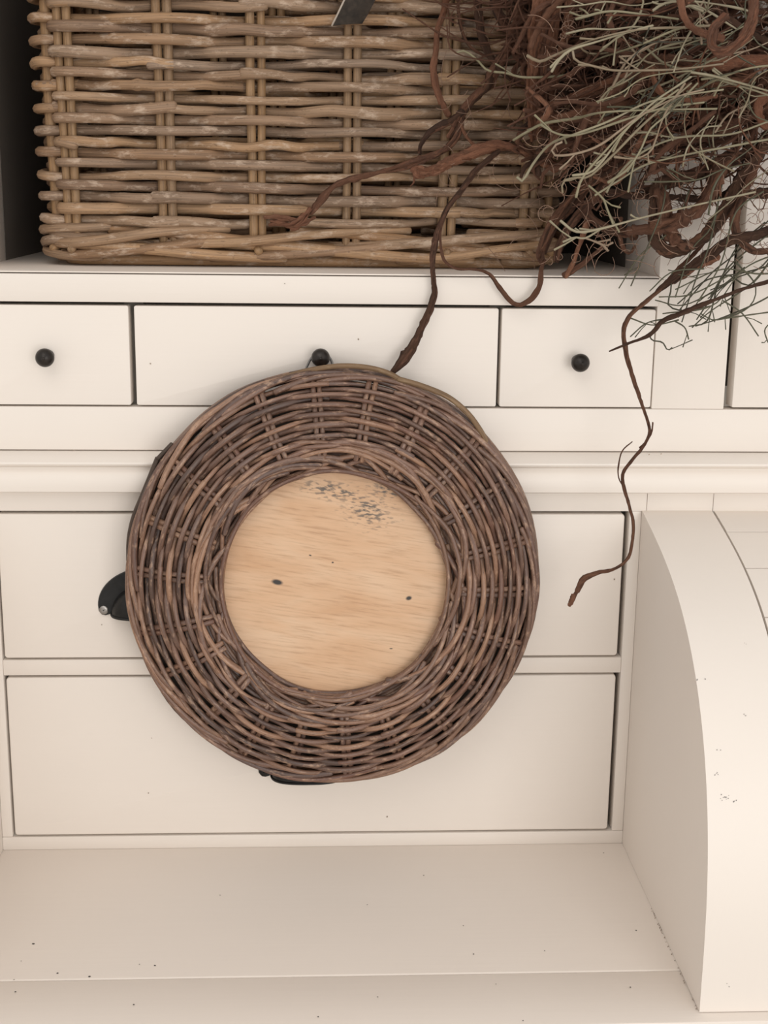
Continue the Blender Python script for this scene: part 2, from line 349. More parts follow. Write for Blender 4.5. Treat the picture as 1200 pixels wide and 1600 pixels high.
def knob(dr, x, z):
    bm = bmesh.new()
    R = .0083; pr = [(.0052, 0), (.0056, .0012), (.0040, .0030), (.0034, .0055), (.0040, .0085)]
    for k in range(1, 12):
        a = PI * (.17 + .83 * k / 12); pr.append((R * math.sin(a), .0155 - R * math.cos(a) * .93))
    pr.append((.0012, .0155 + R * .93 + .0002)); pr.append((.0010, .0155 + R * .93 + .0007)) 
    lathe(bm, pr, (x, -.0005, z), n=28)
    return bm_obj('knob', bm, M_KNOB, dr, True)
def cup_pull(dr, x, z, screw_mat):
    """half-round bin pull: flat flange with two ears, domed hood open below"""
    bm = bmesh.new(); y0 = -.0006; W = .0475; H = .0365
    # flange: outline of a half ellipse with a small lobe at each foot
    out = []
    for k in range(33):
        a = PI * k / 32; out.append((W * math.cos(a), H * math.sin(a) + .004))
    foot = [(-W + .0005, -.0015), (-W + .003, -.0048), (-W + .0065, -.0055), (-W + .0105, -.0042), (-W + .0135, -.001)]
    out += foot + [(-p, q) for p, q in foot[::-1]]
    th = .0022
    A = [bm.verts.new((x + p, y0, z + q)) for p, q in out]; B = [bm.verts.new((x + p * .985, y0 - th, z + q * .985 + .0001)) for p, q in out]
    n = len(out)
    for i in range(n): bm.faces.new((A[i], A[(i + 1) % n], B[(i + 1) % n], B[i]))
    bm.faces.new(A[::-1]); bm.faces.new(B)
    # hood: quarter dome, rolled lower lip
    w2, h2, d2, ex = .0345, .0285, .0225, .72; nu, nv = 28, 12; G = []
    for i in range(nu + 1):
        a = PI * i / nu; row = []
        for j in range(nv + 1):
            b_ = (PI / 2) * j / nv; r = math.cos(b_) ** ex if j < nv else 0.0; d = math.sin(b_) ** ex
            row.append(bm.verts.new((x + w2 * math.cos(a) * r, y0 - th * .5 - d2 * d, z - .003 + h2 * math.sin(a) * r)))
        G.append(row)
    for i in range(nu):
        for j in range(nv): bm.faces.new((G[i][j], G[i + 1][j], G[i + 1][j + 1], G[i][j + 1]))
    bmesh.ops.remove_doubles(bm, verts=bm.verts, dist=1e-6)
    o = bm_obj('cup_pull', bm, M_PULL, dr, True, None, 50)
    V, F_, uv = tube([(x + w2 * math.cos(q) * abs(math.cos(q)) ** (ex - 1), y0 - th * .5 - d2 * math.sin(q) ** ex, z - .003) for q in np.linspace(PI - .03, .03, 31)], .0013, 6)
    mesh_np('pull_lip', V, F_, M_PULL, dr, uv)
    for s in (-1, 1):
        bm = bmesh.new(); c = (x + s * (W - .0055), y0 - th, z - .0002)
        lathe(bm, [(.0042, -.0004), (.0042, .0004), (.0036, .0010), (.0018, .0012)], c, n=16)
        for q in (.785, 2.356):
            vs = bx(bm, c[0] - .0023, c[0] + .0023, c[1] - .00135, c[1] - .0011, c[2] - .0005, c[2] + .0005)
            bmesh.ops.rotate(bm, verts=vs, cent=Vector(c), matrix=Matrix.Rotation(q, 3, 'Y'))
        so = bm_obj('screw', bm, screw_mat, dr, True, None, 40)
        so.data.materials.append(M_SPECK)
        for p in so.data.polygons:
            if p.center.y + off(so).y < c[1] - .00122 and len(p.vertices) == 4 and p.area < 3e-6 and abs(p.normal.y) > .9: p.material_index = 1
P = at(162, 953, -.003); cup_pull(upl, P[0] + .042, P[2], M_SCREW)
Q = P[0] + .042; cup_pull(upr, 2 * XC - Q, P[2], M_SCREW)
P = at(412, 1206, -.003); cup_pull(low, P[0] + .042, P[2], M_SCREWD)

# moulding between desk and hutch
mp_ = [(.02, 1.1194), (-.0135, 1.1194), (-.0150, 1.1205), (-.0158, 1.1250), (-.0160, 1.1300), (-.0152, 1.1350), (-.0132, 1.1385), (-.0118, 1.1405),
       (-.0122, 1.1425), (-.0150, 1.1438), (-.0178, 1.1450), (-.0188, 1.1466), (-.0185, 1.1480), (-.0170, 1.1490), (-.0120, 1.1512), (-.0040, 1.1548), (.02, 1.1552)]
extrude_profile('moulding', mp_, -.62, .59, M_PAINT, D, 25)
# hutch
HX0, HX1 = -.3377, .2757
box('rail', -.60, .57, 0, .02, 1.1560, 1.1955, M_PAINT, D, .0008)
SX0, SX1 = HX0 - .067, HX1 + .067
box('stile', SX0, HX0, 0, .16, 1.1957, 1.93, M_PAINT_V, D, .0009)  # deepened so the cream wall runs in to where painted shade starts
box('stile', HX1, SX1, 0, .14, 1.1957, 1.93, M_PAINT_V, D, .0009)
hd = [drawer(HX0 + .0012, -.1965, 1.1972, 1.2858, bev=.0012), drawer(-.1915, .1325, 1.1972, 1.2858, bev=.0012), drawer(.1355, HX1 - .0012, 1.1972, 1.2858, bev=.0012)]
for d_, px, py in ((hd[0], 70, 559), (hd[1], 501, 559), (hd[2], 907, 567)):
    P = at(px, py, -.016); knob(d_, P[0], P[2])
for x0, x1 in ((-.1965, -.1915), (.1325, .1355)):
    box('divider', x0 - .006, x1 + .006, .0185, .42, 1.1956, 1.288, M_GAP_SHADE, D, 0)
box('back_panel', HX0, HX1, .036, .040, 1.1956, 1.288, M_GAP_SHADE, D, 0)
box('shelf_board', HX0, HX1, .0070, .42, 1.2950, 1.3131, M_TOP, D, 0)
box('shelf_liner', HX0, HX1, -.0006, .42, 1.31405, 1.3154, M_TOP, D, .0004, 2)
box('shelf_edge', HX0, HX1, -.0022, .0056, 1.2888, 1.3131, M_PAINT, D, .0010, 2)
box('side_wall', SX0 - .002, HX0, .161, .43, 1.19, 1.93, M_NICHE_SHADE, D, 0)  # rear of the niche wall, in the painted shade colour
box('side_wall', HX1, SX1 + .002, .141, .43, 1.19, 1.93, M_NICHE_SHADE, D, 0)
box('back_panel', -.60, .57, .430, .44, 1.155, 1.95, M_SHADE_WOOD, D, 0)  # dark colour paints in the shade at the niche's back
box('top_board', -.60, .57, -.02, .44, 1.93, 1.955, M_PAINT, D, .002)
for s in (1, -1):
    x0, x1 = (SX1 + .0072, .565) if s > 0 else (-.595, SX0 - .0072)
    bm = bmesh.new(); bx(bm, x0, x1, -.0012, .019, 1.1975, 1.925)
    bmesh.ops.bevel(bm, geom=bm.edges[:], offset=.0012, segments=2, profile=.5, affect='EDGES')
    bm_obj('door', bm, M_PAINT_V, D, True, None, 35)
    xa, xb = (.552, .57) if s > 0 else (-.60, -.582)
    box('side_wall', xa, xb, .021, .43, 1.156, 1.93, M_PAINT, D, 0)
# roll sides: quarter-round cheeks and curved slats
prof = [(0.0, 1.0995), (-.0133, 1.0981), (-.0444, 1.0915), (-.0725, 1.0825), (-.1041, 1.0728), (-.1372, 1.0601), (-.1649, 1.0467), (-.1862, 1.0320), (-.2035, 1.0165),
        (-.2215, .9964), (-.2341, .9747), (-.2483, .9541), (-.2590, .9322), (-.2716, .8954), (-.2752, .8592), (-.2785, .8169), (-.2798, .7896), (-.2795, .7602)]
PP = np.array(prof)
# smooth the traced outline with a low-order fit in polar form
ang = np.arctan2((PP[:, 1] - .76) / .34, -PP[:, 0] / .28); rr = np.hypot((PP[:, 1] - .76) / .34, PP[:, 0] / .28)
cf = np.polyfit(ang, rr, 5)
def roll_pt(a, d=0.0):
    r = np.polyval(cf, a); y, z = -.28 * r * math.cos(a), .76 + .34 * r * math.sin(a)
    return (y, z)
arc = [roll_pt(a) for a in np.linspace(PI / 2, 0.0015, 60)]
arc[0] = (0.001, arc[0][1]); arc[-1] = (arc[-1][0], Z0 + .0003)
for x0, x1 in ((XI, .3385), (XL - .066, XL)):
    bm = bmesh.new()
    outl = arc + [(.02, Z0 + .0003), (.02, arc[0][1])]
    A = [bm.verts.new((x0, y, z)) for y, z in outl]; B = [bm.verts.new((x1, y, z)) for y, z in outl]; n = len(outl)
    for i in range(n): bm.faces.new((A[i], A[(i + 1) % n], B[(i + 1) % n], B[i]))
    bm.faces.new(A[::-1]); bm.faces.new(B)
    bm_obj('side_panel', bm, M_PAINT_V, D, True, None, 50)
# slats, about 63 mm along the curve
L = np.r_[0, np.cumsum([math.dist(p, q_) for p, q_ in zip(arc, arc[1:])])]
AY = np.array(arc)
cuts = [.044, .107]
while cuts[-1] + .063 < L[-1] - .02: cuts.append(cuts[-1] + .063)
cuts = [0.0] + cuts + [L[-1]]
for x0, x1 in ((.3408, .552), (-.582, XL - .0677)):
    for s0, s1 in zip(cuts, cuts[1:]):
        t = np.linspace(s0 + .0007, s1 - .0007, 9)
        y = np.interp(t, L, AY[:, 0]); z = np.interp(t, L, AY[:, 1])
        ty, tz = np.gradient(y), np.gradient(z); l = np.hypot(ty, tz); ny, nz = -tz / l, ty / l     # inward normal
        y = y + ny * -.0 ; ins = .0008
        if s0 == 0.0: ins = .0003
        outer = list(zip(y + ny * ins, z + nz * ins)); inner = list(zip(y + ny * .012, z + nz * .012))
        o = extrude_profile('slat', outer + inner[::-1], x0, x1, M_PAINT, D, 40)
# paint wear: hairline cracks, specks, scuffs (each one thin fleck of dirt lying on the paint)
def flecks(name, pts, m, label=None):
    bm = bmesh.new()
    for (p, nrm, r, ex) in pts:
        n = Vector(nrm).normalized(); u = n.orthogonal().normalized(); v = n.cross(u)
        a0 = random.uniform(0, 6); ring = []
        for k in range(7):
            a = 2 * PI * k / 7; rr_ = r * random.uniform(.7, 1.2)
            ring.append(bm.verts.new(Vector(p) + n * .0003 + (u * math.cos(a + a0) * ex + v * math.sin(a + a0)) * rr_))
        c = bm.verts.new(Vector(p) + n * .0006)
        for k in range(7): bm.faces.new((ring[k], ring[(k + 1) % 7], c))
    o = bm_obj(name, bm, m, D, True); o['kind'] = 'stuff'; 
    if label: o['label'] = label
    return o
def atz(px, py, Z):
    d = FW + RT * (px - 600) / F - UP * (py - 800) / F
    return CAM + d * (Z - CAM[2]) / d[2]
tp = [(344, 1399), (218, 1507), (242, 1509), (22, 1531), (24, 1550), (209, 1570), (574, 1414), (662, 1368), (724, 1447), (740, 1491), (775, 1538), (590, 1558), (497, 1589),
      (994, 1454), (851, 1486), (817, 1595), (985, 1543), (140, 1526), (90, 1521), (943, 1333), (52, 1475), (33, 1502)]
flecks('paint_specks', [(atz(x, y, Z0), (0, 0, 1), random.uniform(.0005, .0011), 1.0) for x, y in tp], M_SPECK)
fp = [(235, 568, 0), (560, 530, 0), (237, 1153, 0), (232, 1239, 0), (605, 1276, 0), (1033, 709, -.012), (1014, 710, -.012), (115, 704, -.010), (159, 976, 0), (960, 905, 0), (445, 443, -.002)]
flecks('paint_specks', [(at(x, y, yy - .0008), (0, -1, 0), random.uniform(.0004, .0008), 1.2) for x, y, yy in fp], M_CRACK)
sc_ = []
def onroll(px, py):
    d = FW + RT * (px - 600) / F - UP * (py - 800) / F
    best = None
    for t in np.linspace(.7, 1.3, 1500):
        X = CAM + d * t; y = np.interp(X[2], AY[::-1, 1], AY[::-1, 0]); e = abs(y - X[1])
        if best is None or e < best[0]: best = (e, X, y)
    X = best[1]; i = int(np.argmin(abs(AY[:, 1] - X[2]))); i = min(max(i, 1), len(AY) - 2)
    t = AY[i + 1] - AY[i - 1]; return (X[0], best[2], X[2]), (0, t[1], -t[0])
for cx_, cy_, n_, w_, h_ in ((1131, 1246, 30, 8, 5), (1119, 1210, 10, 3, 3), (1148, 1252, 6, 3, 1.5), (1126, 1172, 7, 6, 1.5), (1088, 1064, 7, 2, 2), (1101, 1063, 4, 1.5, 3), (1164, 1006, 4, 2, 1.5), (1166, 1117, 8, 9, 1.2), (1137, 1538, 6, 4, 2)):
    for k in range(n_):
        p, nn = onroll(cx_ + random.gauss(0, w_ * .6), cy_ + random.gauss(0, h_ * .6)); 
        
        if k % 3: continue
        sc_.append((p, nn, random.uniform(.00022, .00048), random.uniform(1, 2)))
flecks('scuff_marks', sc_, M_SCUFF)
# grime in the corner between worktop and right side
gr = []
for k in range(46):
    y = -random.uniform(.12, .278); gr.append(((XI - random.uniform(.0002, .0012), y, Z0 + .0002), (-1, 0, 1), random.uniform(.0002, .0007), random.uniform(.8, 2.2)))
flecks('corner_grime', gr, M_CRACK)

# ------------------------------------------------------------------ the wicker basket on the shelf
Y0 = .078; YB = .345
XLB, XRB = -.2825, .1985
bcx, bcy = (XLB + XRB) / 2, (Y0 + YB) / 2
RC = .040
def rect_path():
    """closed rounded-rectangle centreline, start at front centre, running +X; returns points, normals, cumulative length"""
    pts = []
    def arcp(cx, cy, a0):
        for k in range(17):
            a = a0 + (PI / 2) * k / 16; pts.append((cx + RC * math.cos(a), cy + RC * math.sin(a)))
    pts.append((bcx, Y0)); arcp(XRB - RC, Y0 + RC, -PI / 2); arcp(XRB - RC, YB - RC, 0); arcp(XLB + RC, YB - RC, PI / 2); arcp(XLB + RC, Y0 + RC, PI)
    pts.append((bcx, Y0))
    p = np.array(pts); d = np.r_[0, np.cumsum(np.hypot(*np.diff(p, axis=0).T))]
    return p, d
RP, RD = rect_path(); RLEN = RD[-1]
def rp(s):
    s = np.mod(s, RLEN); x = np.interp(s, RD, RP[:, 0]); y = np.interp(s, RD, RP[:, 1])
    e = 1e-4; xa = np.interp(np.mod(s - e, RLEN), RD, RP[:, 0]); xb = np.interp(np.mod(s + e, RLEN), RD, RP[:, 0])
    ya = np.interp(np.mod(s - e, RLEN), RD, RP[:, 1]); yb = np.interp(np.mod(s + e, RLEN), RD, RP[:, 1])
    tx, ty = xb - xa, yb - ya; l = np.hypot(tx, ty) + 1e-12
    return x, y, ty / l, -tx / l
ZBOT = 1.3154; ZR0 = 1.3578; PITCH = .0099
def taper(z): return 1 + (z - 1.45) * .055
def bpt(s, offs, z):
    x, y, nx, ny = rp(s); k = taper(z)
    return np.stack([bcx + (x + nx * offs - bcx) * k, bcy + (y + ny * offs - bcy) * (1 + (np.asarray(z) - 1.45) * .02), np.asarray(z) + 0 * s], -1)
fx = [at(px, 200, Y0)[0] for px in (104, 258, 401, 550, 703, 832)]
def s_front(x): return (x - bcx) % RLEN
arcL = RC * PI / 2
stk = [s_front(x) for x in fx]
cr = (XRB - RC - bcx) + arcL * .55; cl = RLEN - ((bcx - (XLB + RC)) + arcL * .58)
side = YB - Y0 - 2 * RC
s_rs = (XRB - RC - bcx) + arcL; s_rb = s_rs + side; s_bk = s_rb + arcL; lb = (XRB - XLB) - 2 * RC
stk += [cr, cl, s_rs + side * .3, s_rs + side * .75, s_rb + arcL * .5]
stk += [s_bk + lb * q for q in (.1, .26, .42, .58, .74, .9)]
s_lb = s_bk + lb; stk += [s_lb + arcL * .5, s_lb + arcL + side * .25, s_lb + arcL + side * .7]
stk = np.sort(np.array(stk) % RLEN); NS = len(stk)
assert NS % 2 == 0
i104 = int(np.argmin(abs(stk - s_front(fx[0]))))
basket = empty('wicker_basket', (bcx, bcy, ZBOT), 'large square grey-brown cane basket standing in the open shelf of the desk', 'basket')
RS, RW = .0043, .0053
AMP = .0092
def weave(s, par):
    """+1 in front of stake / -1 behind, eased between stakes"""
    S = np.r_[stk[-1] - RLEN, stk, stk[0] + RLEN]; I = np.r_[NS - 1, np.arange(NS), NS]
    s = np.mod(s, RLEN); j = np.clip(np.searchsorted(S, s, side='right') - 1, 0, len(S) - 2)
    t = (s - S[j]) / (S[j + 1] - S[j]); a = np.where((I[j] + par) % 2 == 0, 1.0, -1.0)
    v = np.cos(PI * t); v = np.sign(v) * np.abs(v) ** .75
    return a * v
NROW = 26
ZTOP = ZR0 + NROW * PITCH + .004
for k in range(NROW):
    par = (k + i104 + 1) % 2          # row 0 runs behind the stake at px 104? lowest full row passes in front of it
    z0 = ZR0 + k * PITCH
    # each row is three canes laid end to end, butts tucked behind stakes
    cutset = sorted(rng.choice(np.arange(NS), 3, replace=False))
    front_cuts = [stk[c] for c in cutset]
    for c in range(3):
        a = front_cuts[c]; b = front_cuts[(c + 1) % 3]
        if b <= a: b += RLEN
        a -= .012; b += .010
        n = max(24, int((b - a) / .0050)); s = np.linspace(a, b, n)
        offs = weave(s, par) * AMP
        zz = z0 + wob(n, .0011, 7) + .0008 * np.sin(s * 9 + k * 1.7)
        r = RW * rng.uniform(.84, 1.06) * (1 + .06 * wob(n, 1, 5)) * np.linspace(rng.uniform(.9, 1.04), rng.uniform(.84, 1.04), n)
        for q in range(rng.integers(1, 4)):       # nodes: a narrow ring
            r *= 1 + .10 * np.exp(-((s - rng.uniform(a, b)) / .0022) ** 2)
        rod('weaver', bpt(s, offs, zz), r, M_CANE, basket, 8)
for i, s in enumerate(stk):
    pair = ((-1, 1) if i in range(NS) and abs(s - cl) > 1e-6 and abs(s - cr % RLEN) > 1e-6 else (0,))
    for q in pair:
        zz = np.linspace(ZBOT + .018, ZTOP + .004, 14); ss = s + q * (RS * 1.06) + wob(14, .0005, 2)
        rs = RS * rng.uniform(.9, 1.08) * (1.12 if q == 0 else 1)
        rod('stake', bpt(ss, wob(14, .0003, 2), zz), rs, M_STAKE, basket, 8)
# foot: two layers of long slanting canes; each passes in front of two stakes and dives behind the next
foot_r = .0049
def foot(s0, span, zA, zB, oA, oB, hump, m=M_CANE, r=foot_r):
    n = 34; t = np.linspace(0, 1, n); s = s0 + span * t
    z = zA + (zB - zA) * (t * t * (3 - 2 * t)) + wob(n, .0004, 3)
    o = oA + (oB - oA) * t + hump * np.sin(PI * t) ** .8
    rod('foot_cane', bpt(s, o, z), r * rng.uniform(.86, 1.12) * np.linspace(1.05, .9, n), m, basket, 8)
for i in range(NS):
    s = stk[i]; nx_ = (stk[(i + 2) % NS] - s) % RLEN
    sp = min(nx_, .19) + .045
    if i % 2 == 0:
        foot(s - .020, sp + .03, ZBOT + .0200, ZBOT + .0355, -.006, -.006, .0175)
        foot(s - .055, sp + .02, ZBOT + .0335, ZBOT + .0180, -.007, -.007, .0115)
    else:
        foot(s - .045, sp + .03, ZBOT + .0085, ZBOT + .0270, -.008, -.008, .0165)
        foot(s - .030, sp + .01, ZBOT + .0215, ZBOT + .0090, -.006, -.004, .0125)
n = 200; s = np.linspace(0, RLEN, n)
rod('foot_cane', bpt(s, -.0140 + 0 * s, ZBOT + .0055 + 0 * s), .0052, M_CANE, basket, 8)
for i in range(NS):      # pegs: stake ends poking out under the foot
    s = stk[i]
    P = bpt(np.array([s - .002, s, s + .001]), np.array([-.004, .003, .0070]), np.array([ZBOT + .020, ZBOT + .0170, ZBOT + .0150])); rod('stake', P, .0042, M_STAKE, basket, 8)
# rolled rim and base boards of the basket
for q in range(3):
    n = 220; s = np.linspace(0, RLEN, n); ph = q * 2 * PI / 3
    rod('rim_cane', bpt(s, .008 * np.cos(s * 40 + ph), ZTOP + .010 + .008 * np.sin(s * 40 + ph)), .0056, M_CANE, basket, 8)
box('base', XLB + .012, XRB - .012, Y0 + .012, YB - .012, ZBOT + .010, ZBOT + .015, M_STAKE, basket, .001)

# dark strip tucked into the weave
strip = empty('dark_strip', tuple(at(545, 20, .06)), 'flat dark grey strip with a pale edge tucked into the front of the basket', 'strip')
def ribbon(name, L_, R_, th, m, parent, bow=.0):
    L_, R_ = np.array(L_), np.array(R_); n = len(L_); bm = bmesh.new(); rows = []
    for i in range(n):
        row = []
        for t in np.linspace(0, 1, 7):
            p = L_[i] * (1 - t) + R_[i] * t; p = p + np.array([0, -bow * math.sin(PI * t), 0]); row.append(p)
        rows.append([bm.verts.new(p) for p in row] + [bm.verts.new(p + np.array([0, th, 0])) for p in row[::-1]])
    k = len(rows[0])
    for a, b in zip(rows, rows[1:]):
        for j in range(k): bm.faces.new((a[j], a[(j + 1) % k], b[(j + 1) % k], b[j]))
    bm.faces.new(rows[0][::-1]); bm.faces.new(rows[-1])
    return bm_obj(name, bm, m, parent, True, None, 35)
SL = [at(600, -130, .044), at(572, -70, .046), at(538, 0, .050), at(527, 23, .053), at(518.5, 40, .0565)]
SR = [at(648, -130, .044), at(621, -70, .046), at(587, -1, .050), at(575, 22, .053), at(566, 37, .0565)]
ribbon('strip_blade', SL, SR, .0016, M_STRIP, strip, .0030)
V, F_, uv = tube(catmull(np.array(SL) + np.array([0, .0002, 0]), 30), .0009, 6); mesh_np('strip_edge', V, F_, M_STRIPE, strip, uv, True, 'pale cut edge')

# ------------------------------------------------------------------ the round wicker frame hanging on the middle knob
RCEN = at(521.5, 909.5, -.0505)
RX, RZ = .1850, .1902
TILT = math.radians(3.2)
frame = empty('round_wicker_frame', tuple(RCEN), 'round brown wicker frame around a pale wooden disc, hung on the middle drawer knob', 'frame')
frame['_local'] = 1
frame.rotation_euler = (PI / 2 - TILT, 0, 0)     # local x right, y up the disc, z towards the room
def ring(th, rho, nn):
    """polar spot on the frame: th angle, rho 0..1, nn height off the disc plane"""
    th, rho, nn = np.broadcast_arrays(np.asarray(th, float), rho, nn)
    return np.stack([RX * rho * np.cos(th), RZ * rho * np.sin(th), nn], -1)
NSP = 22; SP0 = math.radians(94.6)
def dome(rho):
    """the wicker's convex section"""
    q = np.clip((np.asarray(rho) - .54) / .46, 0, 1)
    return .004 + .0135 * np.sin(PI * (.20 + .80 * q)) ** .8 - .0175 * np.clip(q - .40, 0, 1) ** 1.2
def rrod(name, th, rho, nn, r, m=None, sides=7, label=None): return rod(name, ring(th, rho, nn), r, m or M_WITHY, frame, sides, None, label)
WR = .00232
rows = np.linspace(.668, .936, 13)
for j, rh in enumerate(rows):
    cuts_ = [rng.uniform(0, 2 * PI)]; cuts_.append(cuts_[0] + PI * rng.uniform(.8, 1.2)); cuts_.append(cuts_[0] + 2 * PI)
    for c in range(2):
        a = SP0 + (np.round((cuts_[c] - SP0) / (2 * PI / NSP))) * 2 * PI / NSP - .05; b = SP0 + (np.round((cuts_[c + 1] - SP0) / (2 * PI / NSP))) * 2 * PI / NSP + .07
        n = int((b - a) / .026); th = np.linspace(a, b, n)
        ph = (th - SP0) / (2 * PI / NSP)
        v = np.cos(PI * (ph + j)); v = np.sign(v) * np.abs(v) ** .8
        rr_ = rh + wob(n, .0022, 6) + .0025 * np.sin(3 * th + j)
        r = WR * rng.uniform(.88, 1.12) * (1 + .06 * wob(n, 1, 4)) * np.linspace(1.06, .92, n)
        for q in range(5): r *= 1 + .14 * np.exp(-((th - rng.uniform(a, b)) / .012) ** 2)
        rrod('weaver', th, rr_, dome(rr_) + .0050 * v, r)
for i in range(NSP):
    a = SP0 + i * 2 * PI / NSP + rng.normal() * .012; lean = rng.normal() * .02
    for q in (-1, 1):
        rh = np.linspace(.60, .985, 16); d = q * .0168 / (rh / .8)
        rrod('stake', a + d + lean * (rh - .8) + wob(16, .002, 2), rh, dome(rh) - np.where(rh > .95, .002, 0), .0026 * rng.uniform(.9, 1.1))
# inner border: plaited crescents over the inner edge
MB = 17
for k in range(MB):
    a = k * 2 * PI / MB + rng.normal() * .04; span = rng.uniform(1.75, 2.15); n = 60; t = np.linspace(0, 1, n); th = a - span * t
    pk = rng.uniform(.648, .688)
    rh = .541 + (pk - .541) * np.sin(PI * t ** rng.uniform(.8, 1.25)) ** .85 + wob(n, .0045, 4)
    nn = .0105 + .0090 * t - .010 * np.clip(t - .72, 0, 1) / .28 + .0035 * np.sin(PI * t) + wob(n, .0006, 4)
    r = WR * rng.uniform(1.0, 1.35) * (1 + .05 * wob(n, 1, 4)) * np.linspace(.85, 1.1, n)
    for q in range(3): r *= 1 + .14 * np.exp(-((th - rng.uniform(a - span, a)) / .014) ** 2)
    rrod('border_withy', th, rh, nn, r)
for k in range(12):
    a = rng.uniform(0, 2 * PI); span = rng.uniform(1.0, 1.6); n = 44; t = np.linspace(0, 1, n); th = a + span * t * (1 if k % 4 else -1)
    rh = rng.uniform(.560, .60) + .045 * np.sin(PI * t) + wob(n, .003, 4)
    nn = .0135 + .0075 * np.sin(PI * t) + wob(n, .0006, 3)
    rrod('border_withy', th, rh, nn, WR * rng.uniform(.85, 1.15) * np.linspace(1.1, .8, n))
for k in range(7):   # an under-layer so no daylight shows through the border
    n = 110; th = np.linspace(k, k + 6.1, n)
    rrod('border_withy', th, .572 + .0135 * k + wob(n, .002, 6), .0025 + .0011 * k + wob(n, .0006, 6), WR * rng.uniform(.9, 1.15))
for k in range(12):   # the packed inner wall down to the disc
    a = rng.uniform(0, 2 * PI); n = 80; th = np.linspace(a, a + rng.uniform(2.2, 3.6), n)
    t = np.linspace(0, 1, n); rh = .540 + .012 * (k % 2) + .020 * np.abs(2 * t - 1) ** 5 + wob(n, .0040, 6); nn = .002 + .0011 * k + wob(n, .0010, 6)
    rrod('border_withy', th, rh, nn, WR * rng.uniform(.9, 1.1))
# outer border
MO = 24
for k in range(MO):
    a = k * 2 * PI / MO + rng.normal() * .05; span = rng.uniform(.85, 1.2); n = 40; t = np.linspace(0, 1, n); th = a - span * t
    rh = .938 + .050 * np.sin(PI * t * .9) ** .9 + wob(n, .002, 4)
    nn = dome(rh) + .0015 + .0040 * np.sin(PI * t) - .004 * t + wob(n, .0005, 3)
    r = WR * rng.uniform(.95, 1.25) * np.linspace(1.12, .8, n)
    rrod('border_withy', th, rh, nn, r)
for k in range(9):
    a = rng.uniform(0, 2 * PI); n = 120; th = np.linspace(a, a + 2 * PI * .98, n)
    rh = .972 + .010 * (k % 3) + .003 * np.sin(11 * th + k * 2) + wob(n, .0025, 6); nn = -.002 - .0022 * k + .0022 * np.cos(11 * th + k) + wob(n, .0008, 5)
    rrod('border_withy', th, rh, nn, WR * rng.uniform(.95, 1.2))
# loose rods sprung off the rim
def px_rod(name, pts, r, m, nn, n=40, label=None):
    P = []
    for (x, y) in pts:
        d = FW + RT * (x - 600) / F - UP * (y - 800) / F; nrm = np.array([0, -math.cos(TILT), math.sin(TILT)])
        w_ = CAM + d * (np.dot(RCEN - CAM, nrm) / np.dot(d, nrm)); P.append(w_ - RCEN)
    P = np.array(P); L_ = np.stack([P[:, 0], P[:, 2] / math.cos(TILT), np.array(nn, float)], -1)
    rod(name, catmull(L_, n), r, m, frame, 7, None, label)
px_rod('loose_withy', [(440, 592), (470, 582), (500, 575), (535, 571), (570, 573), (600, 580), (622, 591), (650, 612)], .0023, M_WITHYL, [-.008, -.004, .002, .004, .004, .003, .001, -.005], 40, 'paler olive-brown rod sprung off the rim')
px_rod('loose_withy', [(622, 592), (660, 603), (698, 619), (726, 641), (746, 666), (760, 692), (770, 728)], .0025, M_WITHYL, [.002, .003, .004, .004, .002, 0, -.004], 40, 'rod bowing away from the rim')
px_rod('loose_withy', [(268, 695), (246, 718), (247, 719)], .0022, M_WITHYD, [-.004, -.006, -.006], 12)
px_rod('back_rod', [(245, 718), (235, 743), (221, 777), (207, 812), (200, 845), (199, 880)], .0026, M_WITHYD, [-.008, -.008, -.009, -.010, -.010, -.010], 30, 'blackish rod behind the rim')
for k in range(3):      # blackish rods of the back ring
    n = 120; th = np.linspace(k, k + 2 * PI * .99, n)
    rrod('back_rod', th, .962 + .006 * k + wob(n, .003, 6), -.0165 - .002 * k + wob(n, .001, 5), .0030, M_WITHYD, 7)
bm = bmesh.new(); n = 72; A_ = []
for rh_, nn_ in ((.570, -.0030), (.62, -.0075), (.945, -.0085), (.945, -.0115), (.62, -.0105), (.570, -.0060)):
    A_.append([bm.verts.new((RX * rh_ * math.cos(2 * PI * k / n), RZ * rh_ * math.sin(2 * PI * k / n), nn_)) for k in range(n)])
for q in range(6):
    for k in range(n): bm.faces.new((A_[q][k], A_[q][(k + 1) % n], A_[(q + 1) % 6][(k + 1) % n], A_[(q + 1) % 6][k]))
bm_obj('backing_board', bm, M_SHADE_WOOD, frame, False)  # board coloured dark to paint shade into the gaps of the weave
# wooden disc
bm = bmesh.new(); n = 96; pr = [(.0, .0), (.62, 0), (.62, -.005), (.0, -.005)]
top = [bm.verts.new((RX * .575 * math.cos(2 * PI * k / n), RZ * .575 * math.sin(2 * PI * k / n), .0)) for k in range(n)]
bot = [bm.verts.new((v.co.x, v.co.y, -.006)) for v in top]
bm.faces.new(top); bm.faces.new(bot[::-1])
for k in range(n): bm.faces.new((top[k], bot[k], bot[(k + 1) % n], top[(k + 1) % n]))
bm_obj('wooden_disc', bm, M_WOOD, frame, False)
